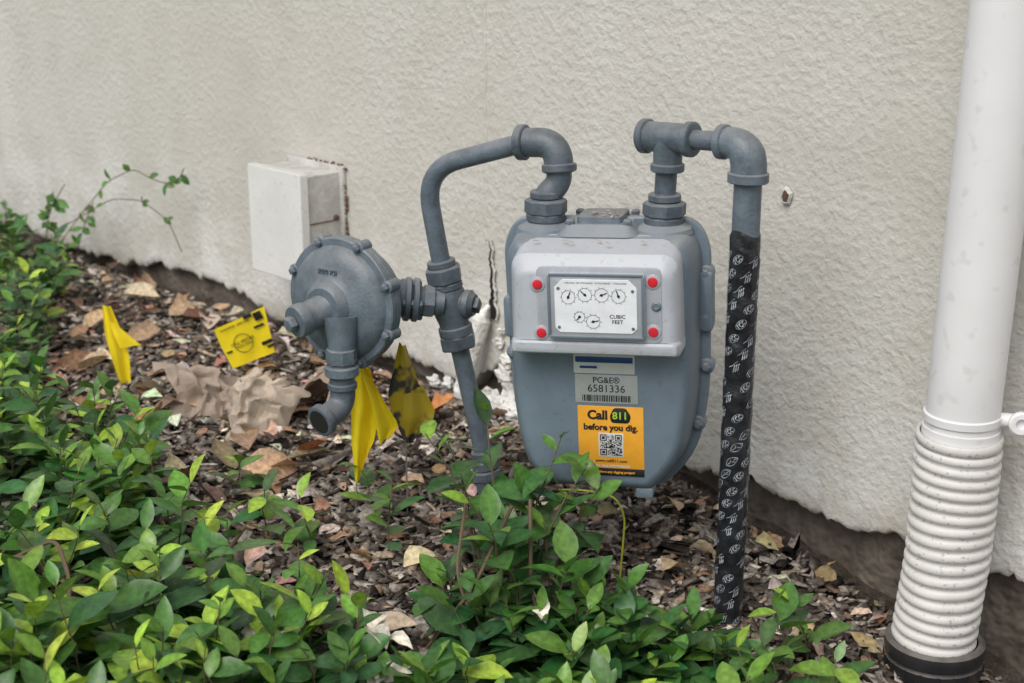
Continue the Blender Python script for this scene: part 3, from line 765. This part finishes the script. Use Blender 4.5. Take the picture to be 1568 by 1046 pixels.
# ------------------------------------------------------------------ regulator
def build_reg():
    e=empty('gas_regulator',(-.199,1.697,.302),(0,0,math.radians(-33)))
    g=Geo(); ay=(0,-1,0)
    lathe(g,(0,0,0),ay,[(.040,-.042),(.058,-.036),(.066,-.020),(.068,-.0095),(.0765,-.009),(.078,-.0075),(.078,-.001),(.0770,-.0004),(.0770,.0004),(.078,.001),(.078,.0075),(.0765,.009),
                        (.069,.0095),(.067,.013),(.062,.019),(.050,.0235),(.036,.026),(.031,.030),(.029,.037),(.024,.042)],64)
    for i in range(8):
        a=math.radians(22+45*i); x,z=math.cos(a)*.0755,math.sin(a)*.0755
        band(g,(x,0,z),ay,.0078,.019,16); hexnut(g,(x,-.0125,z),ay,.0052,.006)
    g.obj('diaphragm_case',M_pipe,e)
    g=Geo(); td=(-.22,-1,-.16)
    lathe(g,(-.004,-.030,-.004),td,[(.026,0),(.0225,.006),(.0190,.012),(.0182,.030),(.0195,.031),(.0200,.034),(.0200,.043),(.0185,.046),(.010,.0465)],32)
    hexnut(g,(-.015,-.080,-.012),td,.0095,.010)
    tube(g,[(.018,-.030,-.010),(.022,-.034,-.040),(.022,-.036,-.075)],[.022,.0165,.0150],24)
    band(g,(.022,-.036,-.055),(0,0,1),.0185,.018,8); band(g,(.022,-.036,-.073),(0,0,1),.0205,.012,24)
    g.obj('spring_tower',M_pipe,e)
    g=Geo()
    pts=fillet([(.022,-.036,-.070),(.022,-.036,-.118),(.018,-.070,-.126)],[.018],10)
    tube(g,pts,.0150,24,True); band(g,pts[-1],pts[-1]-pts[-2],.0195,.010,28); band(g,(.022,-.036,-.092),(0,0,1),.0175,.008,24)
    g.obj('vent_elbow',M_pipe2,e)
    g=Geo(); d=(pts[-1]-pts[-2]).normalized(); lathe(g,pts[-1]+d*.0052,d,[(.0150,0),(.0148,.0004)],24); g.obj('vent_mouth',M_dark,e)
    g=Geo(); a=V((0,.030,0)); b=V((.0770,.0940,-.012)); d=(b-a).normalized()
    tube(g,[a,a.lerp(b,.35),a.lerp(b,.6),b],[.034,.027,.0175,.0165],28)
    band(g,a.lerp(b,.56),d,.027,.007,28); band(g,a.lerp(b,.66),d,.027,.007,28); band(g,a.lerp(b,.82),d,.020,.014,8)
    x=d.cross(V((0,0,1)))
    for q in (V((0,0,.020)),V((0,0,-.020)),x*.020,x*-.020): hexnut(g,a.lerp(b,.61)+q,d,.0055,.026)
    g.obj('valve_body',M_pipe,e)
    text('cast_lettering','3000 PSI',.0085,(-.004,-.0262,.040),M_pipe,e,.0,ext=.0008)
build_reg()

# ------------------------------------------------------------------ downspout
def build_down():
    e=empty('downspout',(.49,1.516,0)); 
    g=Geo(); tube(g,[(-.001,0,.17),(0,0,.21),(0,0,.2102),(.0165,.0,1.0),(.056,.0,2.9)],[.0415,.0415,.0395,.0395,.0395],56); g.obj('pipe',M_pvc,e)
    g=Geo(); prof=[]; z=-.052; pitch=.0143
    while z<.180:
        prof+= [(.0410,z),(.0413,z+.0022),(.0455,z+.0034),(.0471,z+.0055),(.0473,z+.0080),(.0471,z+.0105),(.0455,z+.0128),(.0413,z+.0138)]
        z+=pitch
    prof+=[(.043,z),(.0465,z+.002),(.0470,z+.010),(.0455,z+.012),(.0425,z+.011),(.0422,z-.01)]
    vs=[];seg=64
    for r,h in prof:
        k2=(.185-h)*.03
        for k in range(seg):
            a=2*math.pi*k/seg; w=1+.020*noise.noise(V((math.cos(a)*1.5,math.sin(a)*1.5,h*25))); 
            vs.append((r*w*math.cos(a)+.002*math.sin(h*22)-k2,r*w*math.sin(a),h+.0024*math.sin(a+h*30)))
    g.add(vs,rings_faces(len(prof),seg,False,False)); g.obj('corrugated_sleeve',M_flex,e,autos=60)
    g=Geo(); lathe(g,(-.007,0,-.115),(0,0,1),[(.051,0),(.051,.030),(.0545,.032),(.055,.036),(.055,.046),(.0535,.048),(.053,.050),(.0555,.052),(.0560,.060),(.0555,.067),(.0515,.070),(.0475,.069),(.0475,.055)],64,False)
    for k in range(18):
        a=2*math.pi*k/18; c=V((math.cos(a)*.0545-.007,math.sin(a)*.0545,-.074)); 
        tube(g,[c-V((0,0,.006)),c+V((0,0,.006))],.002,6)
    g.obj('drain_adapter',M_blackpl,e)
    g=Geo(); band(g,(0,0,.222),(0,0,1),.0415,.010,56)
    a=math.radians(-18); c=V((math.cos(a)*.043,math.sin(a)*.043,.222)); dd=V((math.cos(a),math.sin(a),0))
    tube(g,[c-dd*.004,c+dd*.010],[.008,.008],12)
    lathe(g,c+dd*.016-V((-.0,.004,0)),(-.2,-1,.1),[(.011,0),(.013,.002),(.013,.008),(.011,.010),(.006,.010),(.005,.004)],24)
    g.obj('pipe_strap',M_pvc,e)
build_down()

# ------------------------------------------------------------------ marker flags
def flagmat(name,c1,c2=None,tr=.3):
    m,nt,b=newmat(name); co=objco(nt)
    f=noisen(nt,co,30,4)
    c=ramp(nt,f,[(.35,tuple(v*.88 for v in c1)),(.65,c1)])
    if c2: c=mix(nt,ramp(nt,noisen(nt,co,16,3),[(.46,(0,0,0)),(.50,(1,1,1))]),c,c2)
    nt.links.new(c,b.inputs['Base Color']); b.inputs['Roughness'].default_value=.38
    t=N(nt,'ShaderNodeBsdfTranslucent'); nt.links.new(c,t.inputs['Color'])
    ms=N(nt,'ShaderNodeMixShader'); ms.inputs[0].default_value=tr; out=nt.nodes['Material Output']
    nt.links.new(b.outputs[0],ms.inputs[1]); nt.links.new(t.outputs[0],ms.inputs[2]); nt.links.new(ms.outputs[0],out.inputs['Surface'])
    return m
M_flag=flagmat('flag_yellow',(.97,.76,.02),None,.2); M_flagd=flagmat('flag_dark_yellow',(.05,.055,.055),(.48,.36,.03),.1)  # second film is dark grey, patched with dull yellow by noise
M_wire=plain('flag_wire',(.25,.24,.22),.4)
def sheet(g,P,nu=16,nv=10,amp=.004,fr=3,seed=0):
    R=len(P);C=len(P[0]); vs=[]
    for i in range(nv+1):
        fi=i/nv*(R-1);a=min(R-2,int(fi));ta=fi-a
        for j in range(nu+1):
            fj=j/nu*(C-1);b=min(C-2,int(fj));tb=fj-b
            p=(V(P[a][b])*(1-tb)+V(P[a][b+1])*tb)*(1-ta)+(V(P[a+1][b])*(1-tb)+V(P[a+1][b+1])*tb)*ta
            p=p+V((0,amp*math.sin(fr*6.28*(j/nu+.25*i/nv)+seed),amp*.3*noise.noise(V((j*.5,i*.5,seed)))))
            vs.append(p)
    g.add(vs,[(i*(nu+1)+j,i*(nu+1)+j+1,(i+1)*(nu+1)+j+1,(i+1)*(nu+1)+j) for i in range(nv) for j in range(nu)])
def flag(name,org,sheets,mat,wire):
    e=empty(name,org); g=Geo()
    for k,(P,amp,fr) in enumerate(sheets): sheet(g,P,amp=amp,fr=fr,seed=k*2.1)
    g.obj('film',mat,e,autos=40)
    g=Geo(); tube(g,wire,.0012,6); g.obj('wire',M_wire,e); return e
flag('marker_flag',(-.645,2.27,0),[
 ([[(-.008,0,.136),(.006,0,.134)],[(-.006,-.008,.09),(.020,.006,.088)],[(.002,-.01,.05),(.030,.0,.055)],[(.010,0,.004),(.030,-.004,.006)]],.003,1.5),
 ([[(.002,-.004,.112),(.010,-.004,.108)],[(.010,-.01,.088),(.040,.0,.078)],[(.018,-.01,.068),(.050,.0,.070)]],.002,1)],M_flag,[(.012,0,-.03),(.008,0,.06),(-.002,0,.136)])
f2=flag('marker_flag',(-.437,2.316,.070),[([[(-.050,0,.012),(-.01,0,.030),(.034,0,.052)],[(-.040,0,-.018),(0,0,-.004),(.041,0,.014)],[(-.022,-.003,-.054),(.010,0,-.042),(.048,0,-.026)]],.0012,1.5)],M_flag,[(-.010,.006,-.10),(-.04,.006,-.02),(-.046,.002,.010)])
pr=empty('flag_print_group'); pr.parent=f2; pr.rotation_euler=(0,math.radians(-24),0)
g=Geo()
for a,b,w,h in ((.036,.024,.014,.014),(.020,.030,.015,.006),(.030,.008,.018,.004),(-.034,-.013,.010,.003),(.030,-.022,.018,.006),(.033,-.030,.012,.004)): slab(g,rect(a,b,w,h),.0005,-.0030,-.0024,.0001,2)
lathe(g,(-.006,-.0028,-.008),(0,-1,0),[(.0160,0),(.0162,.0003),(.0152,.0003),(.0150,0)],32,False)
g.obj('print_marks',M_black,pr)
text('print_text','CALL BEFORE\nYOU DIG',.0068,(-.006,-.0032,-.008),M_black,pr,.0001); text('print_text_b','WARNING  GAS LINE',.0055,(-.006,-.0032,.024),M_black,pr,.0001)
flag('marker_flag',(-.17,1.73,0),[
 ([[(-.026,0,.211),(-.016,0,.212),(-.004,0,.204)],[(-.028,-.010,.165),(-.010,.004,.16),(.006,-.006,.165)],[(-.030,-.012,.12),(-.014,.006,.11),(.0,-.004,.118)],[(-.028,0,.057),(-.022,-.006,.060),(-.014,0,.086)]],.005,1.5),
 ([[(-.018,-.006,.209),(-.010,-.002,.209)],[(-.004,-.016,.170),(.012,-.004,.166)],[(.004,-.014,.125),(.030,.004,.132)],[(.006,-.012,.112),(.018,0,.116)]],.004,1.2)],M_flag,[(-.03,0,-.05),(-.026,.004,.06),(-.018,.002,.21)])
flag('marker_flag',(-.13,1.775,0),[
 ([[(-.012,0,.225),(-.004,0,.222)],[(-.028,-.006,.155),(.012,.006,.165)],[(-.022,.0,.125),(.020,-.004,.13)],[(-.008,0,.092),(.004,0,.095)]],.005,1.2),
 ([[(-.006,-.010,.160),(.018,-.008,.172)],[(-.008,-.016,.13),(.034,-.008,.135)],[(-.006,-.01,.11),(.018,-.008,.112)],[(-.004,-.006,.094),(.002,-.006,.096)]],.003,1.2)],M_flagd,[(-.006,0,-.05),(-.006,.004,.22)])

# ------------------------------------------------------------------ crumpled paper
def paper(name,org,w,d,h,yaw,col,seed,tilt=.25):
    m=paint(name+'_mat',col,.8,.15,30,.3,.001,120,speck=.15); vs=[];n=34
    rr=random.Random(seed)
    folds=[(rr.uniform(0,math.pi),rr.uniform(-.4,.4),rr.uniform(.4,1.)*rr.choice((1,1,-1))) for _ in range(14)]
    for i in range(n+1):
        for j in range(n+1):
            u=i/n-.5;v=j/n-.5
            uu=u+.08*noise.noise(V((u*4,v*4,seed+9))); vv=v+.08*noise.noise(V((u*4,v*4,seed+19)))
            z=0
            for a,c,s in folds: z+=s*abs(uu*math.cos(a)+vv*math.sin(a)-c)
            ex=1+.45*noise.noise(V((u*3,v*3,seed+4)))
            k=math.hypot(u,v)
            vs.append((u*w*ex+.010*noise.noise(V((u*7,v*7,seed))),v*d*ex+.010*noise.noise(V((u*7,v*7,seed+3))),h*(1.0-z*.55)*(1-1.1*k*k)+.009*noise.noise(V((u*9,v*9,seed+1)))))
    zs=sorted(v[2] for v in vs); z0=zs[len(zs)//8]; vs=[(a,b,c-z0) for a,b,c in vs]
    mesh_obj(name,vs,[(i*(n+1)+j,(i+1)*(n+1)+j,(i+1)*(n+1)+j+1,i*(n+1)+j+1) for i in range(n) for j in range(n)],m,None,loc=org,rot=(tilt,.1,yaw),autos=10)
paper('crumpled_paper',(-.465,2.16,.012),.13,.13,.12,.4,(.34,.27,.215),3,.5)
paper('crumpled_paper',(-.375,2.07,.018),.090,.12,.13,-.5,(.46,.38,.30),8,.85)
paper('crumpled_paper',(-.30,2.14,.010),.09,.10,.10,.9,(.29,.215,.16),5,.5)

# ------------------------------------------------------------------ light, sky, camera
w=bpy.data.worlds.new('World'); scene.world=w; w.use_nodes=True; nt=w.node_tree
sky=nt.nodes.new('ShaderNodeTexSky'); sky.sky_type='NISHITA'; sky.sun_disc=False
el=math.radians(52); az=math.radians(212)
sky.sun_elevation=el; sky.sun_rotation=az; sky.air_density=1.; sky.dust_density=3.; sky.ozone_density=1.
hs=nt.nodes.new('ShaderNodeHueSaturation'); hs.inputs['Saturation'].default_value=.45
bg=nt.nodes['Background']; bg.inputs['Strength'].default_value=.15
nt.links.new(sky.outputs[0],hs.inputs['Color']); nt.links.new(hs.outputs[0],bg.inputs['Color'])
sd=bpy.data.lights.new('sun','SUN'); sd.energy=1.75; sd.angle=math.radians(45); sd.color=(1,.975,.93)
so=link(bpy.data.objects.new('sun',sd)); 
sunv=V((math.sin(az)*math.cos(el),math.cos(az)*math.cos(el),math.sin(el)))
so.rotation_euler=sunv.to_track_quat('Z','Y').to_euler(); so.location=sunv*5
cd=bpy.data.cameras.new('camera'); cam=link(bpy.data.objects.new('camera',cd)); scene.camera=cam
cam.location=(0,0,.77); cam.rotation_euler=(math.radians(90-17),0,0)
cd.lens=52; cd.sensor_width=36; cd.clip_start=.02; cd.clip_end=300
cd.dof.use_dof=True; cd.dof.focus_distance=1.68; cd.dof.aperture_fstop=7
scene.view_settings.view_transform='Standard'; scene.view_settings.look='None'; scene.view_settings.exposure=0
